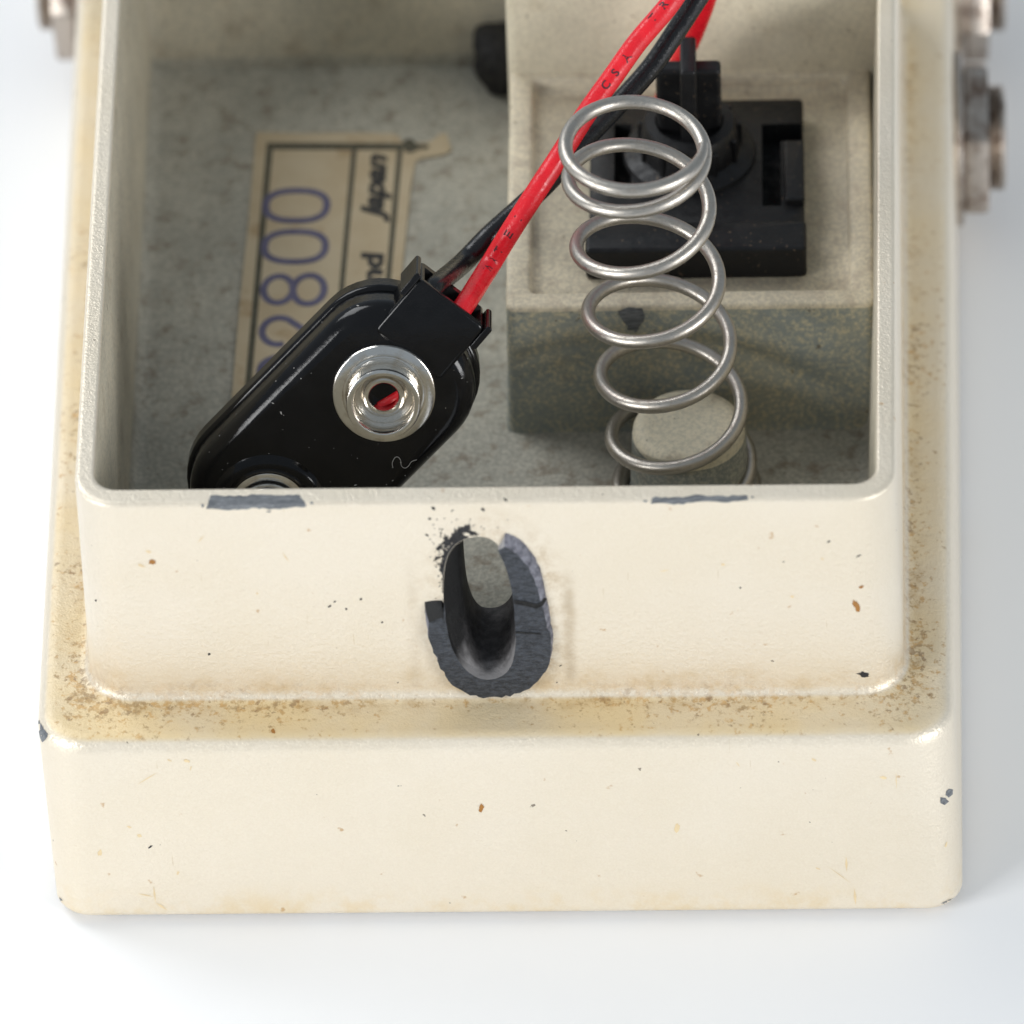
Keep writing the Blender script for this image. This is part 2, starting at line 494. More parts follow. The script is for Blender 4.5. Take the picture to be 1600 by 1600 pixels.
# ------------------------------------------------------------------ pedal housing
PED = thing('effects_pedal', (0, 50, 0), 'worn cream metal effects pedal housing with open battery compartment', 'pedal')
ZL, ZR, ZF = 20.0, 42.0, 18.0
QB = [(-36.75, -2.45), (38.45, -2.75), (40.5, 127), (-38.4, 127)]
QL = [(-37.3, -1.6), (37.75, -1.9), (40.1, 127), (-38.5, 127)]
BB = [(-33.2, 3.75), (33.75, 3.35), (34.9, 92), (-33.6, 92)]
BT = [(-33.15, 3.45), (33.05, 3.05), (34.5, 92), (-33.6, 92)]
L, Mt = [], []
def add(q, r, z, m=0):
    L.append(rloop(q, r, z, 8)); Mt.append(m)
add(inset(QB, 0.5), 2.6, 0.8)
add(inset(QB, 0.15), 2.9, 0.92)
add(QB, 3.0, 1.2)
add(QB, 3.0, 1.4)
qa = qmix(QB, QL, 0.98)
add(qa, 4.0, ZL-1.5)
for k in range(7):
    t = pi/2*k/6
    add(inset(QL, 1.35*(1-cos(t))), 4.0-.8*(1-cos(t)), ZL-1.35*(1-sin(t)))
add(inset(QL, 1.5), 3.1, ZL)
add(inset(BB, -1.0), 4.6, ZL+.002)
add(inset(BB, -0.9), 4.5, ZL+.004)
for k in range(1, 6):
    t = pi/2*k/5
    add(inset(BB, -0.9*(1-sin(t))), 4.5-.9*sin(t), ZL+0.9*(1-cos(t))+.004)
add(qmix(BB, BT, .05), 3.6, ZL+1.1)
add(qmix(BB, BT, .97), 3.5, ZR-0.5)
for k in range(5):
    t = pi/2*k/4
    add(inset(BT, 0.36*(1-cos(t))), 3.4, ZR-0.36*(1-sin(t)))
add(inset(BT, 0.45), 3.3, ZR)
BI = [(BT[0][0], BT[0][1]+.4), (BT[1][0], BT[1][1]+.4), BT[2], BT[3]]
add(inset(BI, 1.25), 2.2, ZR)
for k in range(4):
    t = pi/2*k/3
    add(inset(BI, 1.3+0.25*sin(t)), 2.0, ZR-0.25*(1-cos(t)))
add(inset(BI, 1.57), 2.0, ZR-0.45, 1)
add(inset(BI, 2.3), 1.8, ZF+1.2, 1)
for k in range(1, 5):
    t = pi/2*k/4
    add(inset(BI, 2.3+1.1*(1-cos(t))), 1.8-.3*(1-cos(t)), ZF+1.1*(1-sin(t)), 2)
add(inset(BI, 3.55), 1.4, ZF, 2)
# the compartment ends at Y about 85.6
for l in L[-6:]:
    for p in l:
        if p.y > 60: p.y = min(p.y, 85.6+(p.z-ZF)*0.04)
# inner rim rear too
v, f, fm = loft(L, True, True, Mt[1:])
casing = mesh('casing', v, f, fm)
recalc(casing)
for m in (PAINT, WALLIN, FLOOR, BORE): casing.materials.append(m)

YF = 3.45                                     # the box front face
def fp(x, y, Y=YF): return at(x, y, Y=Y)
HF = [(735, 838), (712, 850), (698, 872), (693, 905), (693, 934), (696, 968), (704, 1003), (722, 1035), (745, 1052), (765, 1056),
      (785, 1050), (800, 1034), (807, 1003), (806, 960), (801, 915), (791, 878), (778, 850), (760, 838)]
HB = [(738, 838), (724, 850), (720, 872), (720, 905), (722, 934), (724, 968), (728, 1003), (736, 1030), (748, 1047), (765, 1051),
      (783, 1046), (797, 1030), (804, 1000), (803, 960), (799, 915), (790, 878), (779, 850), (760, 838)]
def densify(A, sub=4):
    P = [Vector((*p, 0)) for p in A]
    n = len(P); o = []
    for i in range(n):
        p0, p1, p2, p3 = P[i-1], P[i], P[(i+1) % n], P[(i+2) % n]
        for k in range(sub):
            t = k/sub
            q = 0.5*((2*p1)+(p2-p0)*t+(2*p0-5*p1+4*p2-p3)*t*t+(3*p1-p0-3*p2+p3)*t**3)
            o.append((q.x, q.y))
    return o
def cutter(gx=0.0):
    y0, y1 = 0.5, 13.0
    lo = []
    for y, A, t in ((y0, HF, 0), (YF, HF, 0), (YF+2.5, HB, 1), (y1, HB, 1)):
        P = [fp(*p) for p in densify(A)]
        cx = sum(p.x for p in P)/len(P); cz = sum(p.z for p in P)/len(P)
        lo.append([Vector((p.x+gx*(1 if p.x > cx else -1), y, p.z+gx*(1 if p.z > cz else -1))) for p in P])
    v, f, _ = loft(lo)
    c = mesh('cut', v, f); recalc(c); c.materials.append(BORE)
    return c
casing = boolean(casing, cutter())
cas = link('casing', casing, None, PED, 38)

# shallow raised pad round the boss
def padf(a, b, h): return Vector((a, 3.75-.30*(b-20)/22-h, b))
pq = rrect(-6.0, 6.35, 20.6, 38.6, 1.6, 6)
v, f = prism(pq, -.3, .16, padf, bev=.15, steps=3)
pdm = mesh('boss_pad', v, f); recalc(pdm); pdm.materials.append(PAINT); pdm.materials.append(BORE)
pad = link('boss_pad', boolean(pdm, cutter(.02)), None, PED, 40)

# lug with the screw bore: the ground-off U on the front face, thick behind the wall
OB = [(790, 822), (812, 830), (836, 856), (850, 888), (857, 928), (862, 965), (865, 998), (860, 1030), (846, 1054), (820, 1073), (790, 1082),
      (763, 1084), (735, 1079), (708, 1063), (688, 1038), (674, 1005), (665, 968), (661, 932), (690, 931), (693, 934)]
OF = [(786, 846), (804, 856), (824, 878), (838, 905), (845, 932), (853, 965), (861, 998), (857, 1030), (844, 1053), (819, 1072), (790, 1081),
      (763, 1083), (736, 1078), (709, 1062), (689, 1037), (676, 1005), (668, 975), (672, 966), (690, 958), (693, 962)]
IN = HF[4:16] + [(779, 852)]
def opn(A, sub=4, jag=0.0, seed=1):
    r_ = random.Random(seed)
    return [(p.x+r_.uniform(-jag, jag), p.y+r_.uniform(-jag, jag)) for p in catmull([Vector((*p, 0)) for p in A], sub)]
OB = opn(OB[:18], 4, 1.0, 1)+[(678, 930), (690, 931), (693, 934)]
OF = opn(OF[:18], 4, 2.0, 2)+[(682, 961), (690, 958), (693, 962)]
IN = [(x_+(752-x_)*.03, y_+(950-y_)*.012) for x_, y_ in opn(IN, 4, .25, 3)]
def lugpoly(out, inn, y, jig=0):
    return [Vector((fp(*p).x, y, fp(*p).z)) for p in out+inn]
Y0, Y1 = YF+0.4, YF-0.55
rev = lambda a: list(a)
ring_b = lugpoly(OB, rev(IN), Y0); ring_m = lugpoly([tuple(Vector(a).lerp(Vector(b), .45)) for a, b in zip(OB, OF)], rev(IN), YF-.35)
ring_f = lugpoly(OF, rev(IN), Y1)
lv, lf, _ = loft([ring_b, ring_m, ring_f])
lm = mesh('screw_boss', lv, lf)
n_r = len(ring_b); n_o = len(OB)
fm = []
for p in lm.polygons:
    vs_ = [i % n_r for i in p.vertices]
    if len(p.vertices) > 4: fm.append(0)
    elif all(i < n_o for i in vs_): fm.append(2 if min(vs_) >= n_o-5 else 1)
    else: fm.append(2)
lm.polygons.foreach_set('material_index', fm)
recalc(lm)
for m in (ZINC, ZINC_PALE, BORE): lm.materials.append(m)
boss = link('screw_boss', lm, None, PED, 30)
boss['label'] = 'broken U-shaped bare grey metal screw boss'
q = [(-6.2, 4.9), (5.8, 4.9), (5.2, 11.2), (-5.6, 11.2)]
tl = [rloop(q, 0.8, 17.9), rloop(q, 0.8, 35.4), rloop(inset(q, .8), .5, 36.2)]
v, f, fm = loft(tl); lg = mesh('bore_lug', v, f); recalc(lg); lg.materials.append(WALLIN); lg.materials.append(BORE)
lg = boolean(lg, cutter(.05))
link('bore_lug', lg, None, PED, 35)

# base plate
v, f, _ = loft([rloop(inset(QB, 1.2), 4.2, 0.05), rloop(inset(QB, 1.0), 4.2, 0.95)])
part('base_plate', v, f, PLATE, PED)

# switch platform with a raised lip
XB, YB, ZP = 1.0, 37.9, 31.9
xr = 31.9
def platform():
    q = [(XB, YB), (xr, YB), (xr, 69.2), (XB, 69.2)]
    lo = []
    ms = []
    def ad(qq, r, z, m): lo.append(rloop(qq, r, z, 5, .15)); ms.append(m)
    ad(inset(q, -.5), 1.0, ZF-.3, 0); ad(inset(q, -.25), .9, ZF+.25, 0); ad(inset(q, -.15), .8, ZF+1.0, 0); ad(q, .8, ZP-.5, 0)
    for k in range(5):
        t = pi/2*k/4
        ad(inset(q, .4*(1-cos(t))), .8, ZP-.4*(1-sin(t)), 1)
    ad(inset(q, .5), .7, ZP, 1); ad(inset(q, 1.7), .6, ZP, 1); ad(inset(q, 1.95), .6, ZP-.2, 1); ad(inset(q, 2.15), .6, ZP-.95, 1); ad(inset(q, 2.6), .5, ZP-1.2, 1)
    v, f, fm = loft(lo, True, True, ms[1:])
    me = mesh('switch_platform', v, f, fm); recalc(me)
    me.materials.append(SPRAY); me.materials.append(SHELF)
    return link('switch_platform', me, None, PED, 42)
plat = platform()
# stepped rear bulkhead over the platform
v, f = bevbox(XB-.2, 33.2, 68.0, 86.5, ZF-.2, ZR+2.5, .8)
part('rear_bulkhead', v, f, mat_inside('bulkhead_paint', (0.58, 0.525, 0.40), (0.72, 0.65, 0.49), stain=(0.45, 0.37, 0.24), amount=0.35, lo=0.32, hi=0.7), PED)

# spring post
PC = at(1075, 770, z=ZF); PT = at(1076, 660, Y=PC.y)
px, py, hp = PT.x, PC.y, PT.z
prof = [(5.6, ZF-.2), (5.25, ZF+.3), (5.0, ZF+1.0), (4.78, hp-1.4), (4.72, hp-1.2)]
for k in range(1, 7):
    t = pi/2*k/6
    prof.append((4.72-1.1*(1-cos(t)), hp-1.1+1.1*sin(t)))
prof.append((3.3, hp)); prof.append((1.5, hp+.05))
v, f = lathe(prof, 48, Matrix.Translation((px, py, 0)))
pm = mesh('spring_post', v, f); recalc(pm)
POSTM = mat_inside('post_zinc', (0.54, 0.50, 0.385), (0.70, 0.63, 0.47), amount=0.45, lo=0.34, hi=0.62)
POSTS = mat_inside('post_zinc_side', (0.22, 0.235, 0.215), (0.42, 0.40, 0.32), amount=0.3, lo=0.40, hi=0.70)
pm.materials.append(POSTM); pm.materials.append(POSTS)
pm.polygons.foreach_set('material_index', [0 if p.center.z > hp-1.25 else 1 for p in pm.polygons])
link('spring_post', pm, None, PED, 50)

# black rubber grommet in the rear corner
g0 = at(772, 178, z=ZF)
v, f = lathe([(0.01, 0), (2.2, 0), (2.9, .5), (3.1, 1.6), (2.7, 2.6), (1.6, 3.2), (.01, 3.3)], 24,
             Matrix.Translation((g0.x+1.0, 85.8, ZF+2.6)) @ Matrix.Rotation(radians(90), 4, 'X') @ Matrix.Scale(1.6, 4, (0, 0, 1)),
             rad=lambda t, k: 1+.12*sin(3*t+1)+.08*sin(5*t+k))
part('rubber_grommet', v, f, RUBBER, PED, 60)

# ---- jacks: washer, hex nut, threaded bushing, on both flanks
def jack(Yc, zc, side, rot, xw):
    M = Matrix.Translation((xw, Yc, zc)) @ Matrix.Rotation(radians(90*side), 4, 'Y')
    jk = None
    bush = [(3.0, -1.2), (4.75, -1.2), (4.75, 2.75)]
    for k in range(4):
        h = 2.75+k*.34
        bush += [(4.72, h), (4.5, h+.17), (4.74, h+.34)]
    bush += [(4.6, 4.35), (4.3, 4.5), (3.5, 4.5), (3.25, 4.3), (3.2, -1.2)]
    v, f = lathe(bush, 48, M, closed=True)
    jk = part('jack_bushing', v, f, JACKM, PED, 35)
    wv, wf = lathe([(4.7, -.1), (7.7, -.1), (7.85, .15), (7.8, .6), (7.5, .8), (4.7, .8)], 48, M, closed=True)
    part('washer', wv, wf, JACKM, jk, 35)
    def hexr(t, k):
        a = (t+rot) % (pi/3)-pi/6
        return (1/cos(a)) if k in (1, 2, 3, 4) else 1
    nv, nf = lathe([(4.7, .85), (6.35, .85), (6.5, 1.1), (6.5, 2.6), (6.3, 2.95), (4.7, 3.0)], 96, M, closed=True, rad=hexr)
    part('hex_nut', nv, nf, JACKM, jk, 30)
    return jk
JR = at(1500, 216, z=10)
jack(JR.y, 10, 1, 0.15, 39.5)
JR2 = at(1500, -31, z=10)
jack(JR2.y, 10, 1, 0.52, 40.0)
JL = at(100, -34, z=10)
jack(JL.y, 10, -1, 0.3, -38.3)

# ---- serial label on the compartment floor
LZ = ZF+0.05
def lab(u, v, h=0.0):
    """u across (0..1, left to right), v down (0..1)"""
    x = 400+(648-400)*u+(360-400)*v+(0.0)*u*v
    y = 207+1*u+440*v
    p = at(x, y, z=LZ+h)
    return p
def strip2(pts, h, name, mat, parent):
    part(name, [lab(u, w, h) for u, w in pts], [tuple(range(len(pts)))], mat, parent, None)
outl = [(0.0, .005), (.02, -.003), (.30, .002), (.60, -.002), (.86, .0), (.90, .01), (.925, .03), (1.0, .035), (1.10, .03), (1.16, .002), (1.20, .0), (1.24, .06), (1.20, .075), (1.06, .09),
        (1.02, .10), (1.005, .2), (1.0, .5), (1.0, 1.05), (0, 1.05), (-.005, .6), (.003, .3)]
me = mesh('serial_label', [lab(u, w, 0) for u, w in outl]+[lab(u, w, .12) for u, w in outl],
          [tuple(range(len(outl), 2*len(outl)))]+[(i, (i+1) % len(outl), (i+1) % len(outl)+len(outl), i+len(outl)) for i in range(len(outl))])
recalc(me)
LAB = link('serial_label', me, PAPER, PED, None)
LAB['label'] = 'aged tan paper label with violet stamped digits'
PH = .135
bv, bf = [], []
def bar(u0, v0, u1, v1):
    n0 = len(bv); bv.extend([lab(u0, v0, PH), lab(u1, v0, PH), lab(u1, v1, PH), lab(u0, v1, PH)]); bf.append((n0, n0+1, n0+2, n0+3))
bar(.075, .036, .934, .060)
bar(.075, .0605, .115, 1.05)
bar(.612, .0605, .645, 1.05)
bar(.90, .0605, .934, 1.05)
bv2 = part('printed_border', bv, bf, OLIVE, LAB, None)
# torn dark corner
cn = [(.93, .03), (.955, .018), (.985, .02), (1.02, .038), (1.10, .042), (1.09, .054), (1.03, .056), (1.0, .068), (.965, .07), (.935, .055)]
part('torn_corner', [lab(u, w, PH+.03) for u, w in cn], [tuple(range(len(cn)))], OLIVE, LAB, None)

def ribbon(paths, w, fn):
    v, f = [], []
    for P in paths:
        n0 = len(v); m = len(P)
        for i, p in enumerate(P):
            a = Vector(P[min(i+1, m-1)])-Vector(P[max(i-1, 0)])
            if P[0] == P[-1] and i in (0, m-1): a = Vector(P[1])-Vector(P[-2])
            nrm = Vector((-a.y, a.x)).normalized()*w/2
            for s_ in (1, -1):
                q = Vector(p)+nrm*s_; v.append(fn(q.x, q.y))
        for i in range(m-1):
            k = n0+2*i; f.append((k, k+1, k+3, k+2))
    return v, f
def ell(cx, cy, rx, ry, a0=0, a1=360, n=40):
    return [(cx+rx*cos(radians(a0+(a1-a0)*i/n)), cy+ry*sin(radians(a0+(a1-a0)*i/n))) for i in range(n+1)]
# glyph space: x to the right of the digit (up the label), y to its top (label's left edge); 1 unit = 1 mm
DW, DH = 2.55, 5.0
def superell(cx, cy, rx, ry, n=48):
    o = []
    for i in range(n+1):
        t = 2*pi*i/n
        c, s = cos(t), sin(t)
        o.append((cx+rx*math.copysign(abs(c)**.8, c), cy+ry*math.copysign(abs(s)**.8, s)))
    o[-1] = o[0]
    return o
G = {'0': [superell(0, 0, 1.55, 2.4)],
     '8': [ell(0, 1.22, 1.4, 1.18), ell(0, -1.22, 1.5, 1.25)],
     '2': [ell(0, 1.05, 1.4, 1.35, 200, -40, 24)+[(0.2, -.9), (-.8, -1.7), (-1.5, -2.4), (1.6, -2.4)]]}
for k in G: 
    for P in G[k]:
        if (Vector(P[0])-Vector(P[-1])).length < 1e-4: P[-1] = P[0]
def glyph_to_label(gx, gy, cu, cv, sx, sy):
    # digit top points to the label's left, digit right points up the label
    u = cu-gy*sx; w = cv-gx*sy
    return lab(u, w, PH+.01)
for ch, px_y in (('0', 321), ('0', 385), ('8', 452), ('2', 517), ('0', 580)):
    cv = (px_y-207)/440.0
    px_x = 463-(px_y-321)*0.035
    cu = (px_x-400+40*cv)/248
    sc = 1.0 if ch == '0' else .98
    gv, gf = ribbon(G[ch], .58, lambda a, b: glyph_to_label(a, b, cu, cv, sc*0.080, sc*0.0345))
    for i_ in range(len(gv)): gv[i_].z += i_*1e-4
    part('stamped_digit', gv, gf, BLUEINK, LAB, None)
def label_text(s, px0, px1, name):
    v2, f2 = text_polys(s, .06 if s[0] == 'R' else .28, .05)
    xs = [p[0] for p in v2]; x0, x1 = min(xs), max(xs)
    (ax, ay), (bx, by) = px0, px1          # baseline start / end in pixels (reads upward)
    out = []
    for x, y in v2:
        t = (x-x0)/(x1-x0)
        X = ax+(bx-ax)*t-y*46; Y = ay+(by-ay)*t
        out.append(at(X, Y, z=LZ+PH+.005))
    part(name, out, f2, INK, LAB, None)
label_text('Roland', (590, 530), (598, 394), 'printed_word')
label_text('Japan', (596, 347), (603, 240), 'printed_word')

# ---- chips, scuffs and spots: thin flakes lying on the surface they mark
dg = bpy.context.evaluated_depsgraph_get(); dg.update()
def bvh_of(objs):
    V, F = [], []
    for o in objs:
        n0 = len(V); off = origin(o)
        V += [(Vector(p.co)+off)/S for p in o.data.vertices]
        F += [tuple(n0+i for i in p.vertices) for p in o.data.polygons]
    return BVHTree.FromPolygons(V, F)
TREE = bvh_of([cas, pad, boss, plat])
def hit(x, y, off=0.03, tree=None):
    d = ray(x, y).normalized()
    loc, nor, i, dist = (tree or TREE).ray_cast(CPOS, d)
    if loc is None: return None
    if nor.dot(d) > 0: nor = -nor
    return loc+nor*off
def flake(poly, mat, name='paint_chip', step=5.0, off=0.03, parent=PED, tree=None):
    """photo outline -> grid of points dropped on the surface"""
    xs = [p[0] for p in poly]; ys = [p[1] for p in poly]
    def inside(x, y):
        c = False; n = len(poly)
        for i in range(n):
            (x1, y1), (x2, y2) = poly[i], poly[i-1]
            if (y1 > y) != (y2 > y) and x < (x2-x1)*(y-y1)/(y2-y1)+x1: c = not c
        return c
    bm = bmesh.new()
    vs_ = [bm.verts.new((p[0], p[1], 0)) for p in poly]
    try: bm.faces.new(vs_)
    except ValueError: return
    lo, hi = min(xs), max(xs)
    k = math.floor(lo/step)*step+step
    while k < hi:
        bmesh.ops.bisect_plane(bm, geom=bm.verts[:]+bm.edges[:]+bm.faces[:], plane_co=(k, 0, 0), plane_no=(1, 0, 0)); k += step
    k = math.floor(min(ys)/step)*step+step
    while k < max(ys):
        bmesh.ops.bisect_plane(bm, geom=bm.verts[:]+bm.edges[:]+bm.faces[:], plane_co=(0, k, 0), plane_no=(0, 1, 0)); k += step
    bmesh.ops.triangulate(bm, faces=bm.faces[:])
    bm.verts.ensure_lookup_table()
    pts = [hit(v_.co.x, v_.co.y, off, tree) for v_ in bm.verts]
    for i, v_ in enumerate(bm.verts): v_.index = i
    faces = []
    for f_ in bm.faces:
        ids = [v_.index for v_ in f_.verts]
        P = [pts[i] for i in ids]
        if any(p is None for p in P): continue
        if max((P[a]-P[a-1]).length for a in range(3)) > 2.5: continue
        faces.append(tuple(ids))
    bm.free()
    if not faces: return
    pts = [p if p is not None else Vector((0, 50, 10)) for p in pts]
    # keep the largest connected piece only
    par = {}
    def root(a):
        while par.setdefault(a, a) != a: a = par[a]
        return a
    for f_ in faces:
        for a in f_[1:]: par[root(a)] = root(f_[0])
    cnt = {}
    for f_ in faces: cnt[root(f_[0])] = cnt.get(root(f_[0]), 0)+1
    big = max(cnt, key=cnt.get)
    faces = [f_ for f_ in faces if root(f_[0]) == big]
    used = sorted({i for f_ in faces for i in f_}); mp = {i: k for k, i in enumerate(used)}
    me = mesh(name, [pts[i] for i in used], [tuple(mp[i] for i in f_) for f_ in faces])
    # thickness, so a flake is a film of its own
    return link(name, me, mat, parent, 60)
def rough(poly, sub=5, amp=1.6, seed=0):
    out = []
    rnd = random.Random(seed)
    for i in range(len(poly)):
        a, b = Vector(poly[i]), Vector(poly[(i+1) % len(poly)])
        for k in range(sub):
            p = a.lerp(b, k/sub)
            out.append((p.x+rnd.uniform(-amp, amp), p.y+rnd.uniform(-amp, amp)))
    return out
def blob(cx, cy, rx, ry, seed, n=14, ang=0.0):
    rnd = random.Random(seed); o = []
    for i in range(n):
        t = 2*pi*i/n; k = rnd.uniform(.55, 1.15)
        x, y = rx*k*cos(t), ry*k*sin(t)
        o.append((cx+x*cos(ang)-y*sin(ang), cy+x*sin(ang)+y*cos(ang)))
    return o
flake(rough([(329, 774), (366, 776), (400, 773), (440, 775), (468, 773.5), (479, 791), (452, 793), (428, 796), (400, 793), (365, 797), (323, 794)], 5, 1.3, 1), CHIP, step=4)
flake(rough([(1019, 777), (1052, 778), (1090, 774), (1130, 776), (1166, 773), (1169, 780), (1130, 785), (1095, 783), (1060, 788), (1018, 786)], 5, 1.2, 2), CHIP, step=4)
for cx, cy, rx, ry, s_ in ((487, 786, 3, 2, 1), (317, 790, 2.5, 3, 2), (1176, 777, 3.5, 1.6, 3), (1008, 783, 4, 1.5, 4), (420, 799, 4, 1.4, 5)):
    flake(blob(cx, cy, rx, ry, s_+500, 10), CHIP, step=3)
flake(rough([(59, 1120), (63, 1128), (68, 1139), (75, 1146), (73, 1154), (66, 1159), (61, 1146)], 3, .8, 3), CHIP, step=3)
flake(rough([(93, 1402), (98, 1406), (104, 1417), (101, 1420), (96, 1414)], 2, .6, 4), CHIP, step=3)
flake(rough([(1469, 1245), (1477, 1246), (1482, 1252), (1476, 1258), (1470, 1255)], 2, .6, 5), CHIP, step=3)
flake(rough([(1478, 1236), (1484, 1232), (1489, 1233), (1488, 1241), (1482, 1246), (1477, 1242)], 2, .6, 6), CHIP, step=3)
flake(rough([(322, 1427), (335, 1425), (350, 1428), (420, 1428), (520, 1429), (520, 1431), (330, 1431)], 4, .5, 7), CHIP, step=5)
flake(rough([(560, 1425), (760, 1424.5), (1000, 1422.5), (1240, 1420.5), (1400, 1418.5), (1400, 1424), (1000, 1429), (560, 1431)], 8, .5, 17), CHIP, step=6)
flake(rough([(1470, 1411), (1490, 1403), (1503, 1390), (1504, 1395), (1496, 1406), (1478, 1413)], 3, .5, 8), CHIP, step=3)
flake(rough([(966, 485), (985, 480), (1005, 483), (1008, 496), (996, 518), (982, 515), (972, 498)], 4, 1.8, 9), CHIP, name='bare_patch', off=.06)
flake(blob(1349, 1054, 11, 4.5, 3, ang=.15), SOOT, 'dirt_spot', 3)
flake(blob(1338, 946, 5, 10, 5, ang=-.35), RUST, 'rust_spot', 3)
flake(blob(1346, 917, 4, 2.5, 15, ang=-.35), RUST, 'rust_spot', 3)
flake(blob(238, 878, 6, 5, 8), RUST, 'rust_spot', 3)
flake(blob(752, 1262, 4, 8, 11, ang=.4), RUST, 'rust_spot', 3)
flake(blob(427, 1143, 3.5, 5, 12), RUST, 'rust_spot', 3)
# black scuffing round the broken hole: ragged patches, then specks too small to pick apart
def spiky(cx, cy, rx, ry, seed, n=26, ang=0.0, lo=.35, hi=1.25):
    r_ = random.Random(seed); o = []
    for i in range(n):
        t = 2*pi*i/n; k = r_.uniform(lo, hi) if i % 2 else r_.uniform(lo, .75)
        x, y = rx*k*cos(t), ry*k*sin(t)
        o.append((cx+x*cos(ang)-y*sin(ang), cy+x*sin(ang)+y*cos(ang)))
    return o
r_ = random.Random(9)
dn = densify(HF); dn = dn[-5:]+dn[:16]
PW = [fp(*p) for p in dn]
sv, sf = [], []
for i in range(len(PW)*3-2):
    k, t = divmod(i, 3); p = PW[k].lerp(PW[min(k+1, len(PW)-1)], t/3)
    o = (p-Vector((.2, 0, 30))); o = Vector((o.x*1.0, 0, o.z*.62)).normalized()
    e = i/(len(PW)*3-3)
    w = (0.12+r_.uniform(.1, 1.0)*1.0*max(0, sin(pi*min(1, e*1.15)))**.7)*(1 if i % 2 else .55)
    yy = lambda q: 3.75-.30*(q.z-20)/22-.16-.03
    a_ = p+o*.03; b_ = p+o*w
    sv += [Vector((a_.x, yy(a_), a_.z)), Vector((b_.x, yy(b_), b_.z))]
    if i: sf.append((2*i-2, 2*i, 2*i+1, 2*i-1))
part('black_scuff', sv, sf, SOOT, PED, None)
for cx, cy, rx, ry, a_, s_ in ((712, 838, 16, 12, -.6, 1), (725, 827, 17, 9, -.35, 2), (699, 848, 10, 13, -.2, 3), (738, 832, 13, 6, .3, 4), (695, 868, 6, 14, .1, 5), (686, 856, 10, 4, -.5, 6), (690, 885, 4, 11, .1, 17), (683, 872, 8, 3, -.5, 18)):
    flake(spiky(cx, cy, rx, ry, s_+60, 26, a_), SOOT, 'black_scuff', 5)
for cx, cy, rx, ry, s_ in ((677, 794, 4.5, 2.4, 1), (671, 810, 2.5, 2.5, 2), (755, 796, 4, 2.4, 3), (790, 781, 5, 1.8, 4), (667, 836, 3.4, 1.8, 6)):
    flake(blob(cx, cy, rx, ry, s_+300, 9, .6), SOOT, 'black_scuff', 6)
rnd = random.Random(5)
rnd = random.Random(5)
sv, sf = [], []
for k in range(80):
    if k % 3: cx, cy = 692-abs(rnd.gauss(0, 9)), rnd.gauss(872, 24)
    elif k % 2: cx, cy = 722+rnd.gauss(0, 22), 826-abs(rnd.gauss(0, 11))
    else: cx, cy = rnd.uniform(650, 880), rnd.uniform(800, 1075)
    a_ = rnd.uniform(-.9, .2); l_ = rnd.uniform(.8, 3.2); w_ = rnd.uniform(.4, 1.0)
    q = [(cx+l_*cos(a_), cy+l_*sin(a_)), (cx-w_*sin(a_), cy+w_*cos(a_)), (cx-l_*cos(a_), cy-l_*sin(a_)), (cx+w_*sin(a_), cy-w_*cos(a_))]
    P = [hit(x, y, .03) for x, y in q]
    if any(p is None for p in P) or max((P[i]-P[i-1]).length for i in range(4)) > 1: continue
    n0 = len(sv); sv += P; sf.append((n0, n0+1, n0+2, n0+3))
sk = part('scuff_specks', sv, sf, SOOT, PED, None); sk['kind'] = 'stuff'
# small tan rubs, nicks and hairline scratches in the paint
TAN = mat_plastic('tan_rub', (0.70, 0.55, 0.33), 0.6)
for x0, y0, x1, y1, w_ in ((214, 1226, 247, 1206, .9), (240, 1384, 243, 1410, 1.6), (215, 1396, 240, 1401, 1.1), (243, 1410, 262, 1422, 1.8), (1322, 1338, 1323, 1362, 2.0), (1335, 1388, 1337, 1414, 2.2),
                           (1400, 1206, 1401, 1234, .7), (1150, 1190, 1156, 1198, .9), (441, 863, 452, 878, 1.0), (1293, 1353, 1330, 1380, .6), (308, 848, 320, 836, .8), (1030, 893, 1046, 890, .8)):
    a_, b_ = Vector((x0, y0)), Vector((x1, y1)); d_ = (b_-a_).normalized(); n_ = Vector((-d_.y, d_.x))*w_
    m_ = (a_+b_)/2
    flake([tuple(a_), tuple(m_+n_), tuple(b_), tuple(m_-n_)], TAN, 'paint_scratch', 4, .025)
for cx, cy, rx, ry, s_ in ((265, 1188, 4, 1.6, 1), (292, 1189, 5, 2.2, 2), (298, 1200, 1.5, 4, 3), (202, 1292, 4, 1.8, 4), (218, 1306, 4, 3, 5), (156, 1332, 4, 6, 6), (278, 1364, 2.5, 3, 7), (1272, 1187, 5, 1.8, 8),
                           (1380, 1215, 6, 3, 9), (1058, 1293, 5, 9, 10), (1478, 1320, 2, 5, 11), (1278, 1357, 5, 1.5, 12), (232, 862, 5, 2.5, 13), (222, 884, 6, 2.5, 14), (402, 927, 2.5, 1.5, 15), (1130, 882, 3.5, 2, 16), (1285, 873, 4, 1.5, 17), (1238, 932, 3, 2, 18)):
    flake(blob(cx, cy, rx, ry, s_+700, 10, .3), TAN, 'paint_rub', 4, .025)
for cx, cy, rx, ry, s_ in ((515, 947, 4, 1.6, 1), (523, 940, 2.5, 1.4, 2), (541, 951, 2, 2.6, 3), (564, 936, 2.6, 1.6, 4), (327, 1022, 2.4, 2, 5), (235, 1323, 4, 1.8, 6), (150, 938, 2, 2, 7), (597, 972, 2, 1.6, 8), (1157, 918, 2, 1.4, 9), (1295, 846, 3, 1.4, 10), (1342, 868, 5, 1.2, 11)):
    flake(blob(cx, cy, rx, ry, s_+800, 10, -.5), SOOT, 'nick', 4, .025)
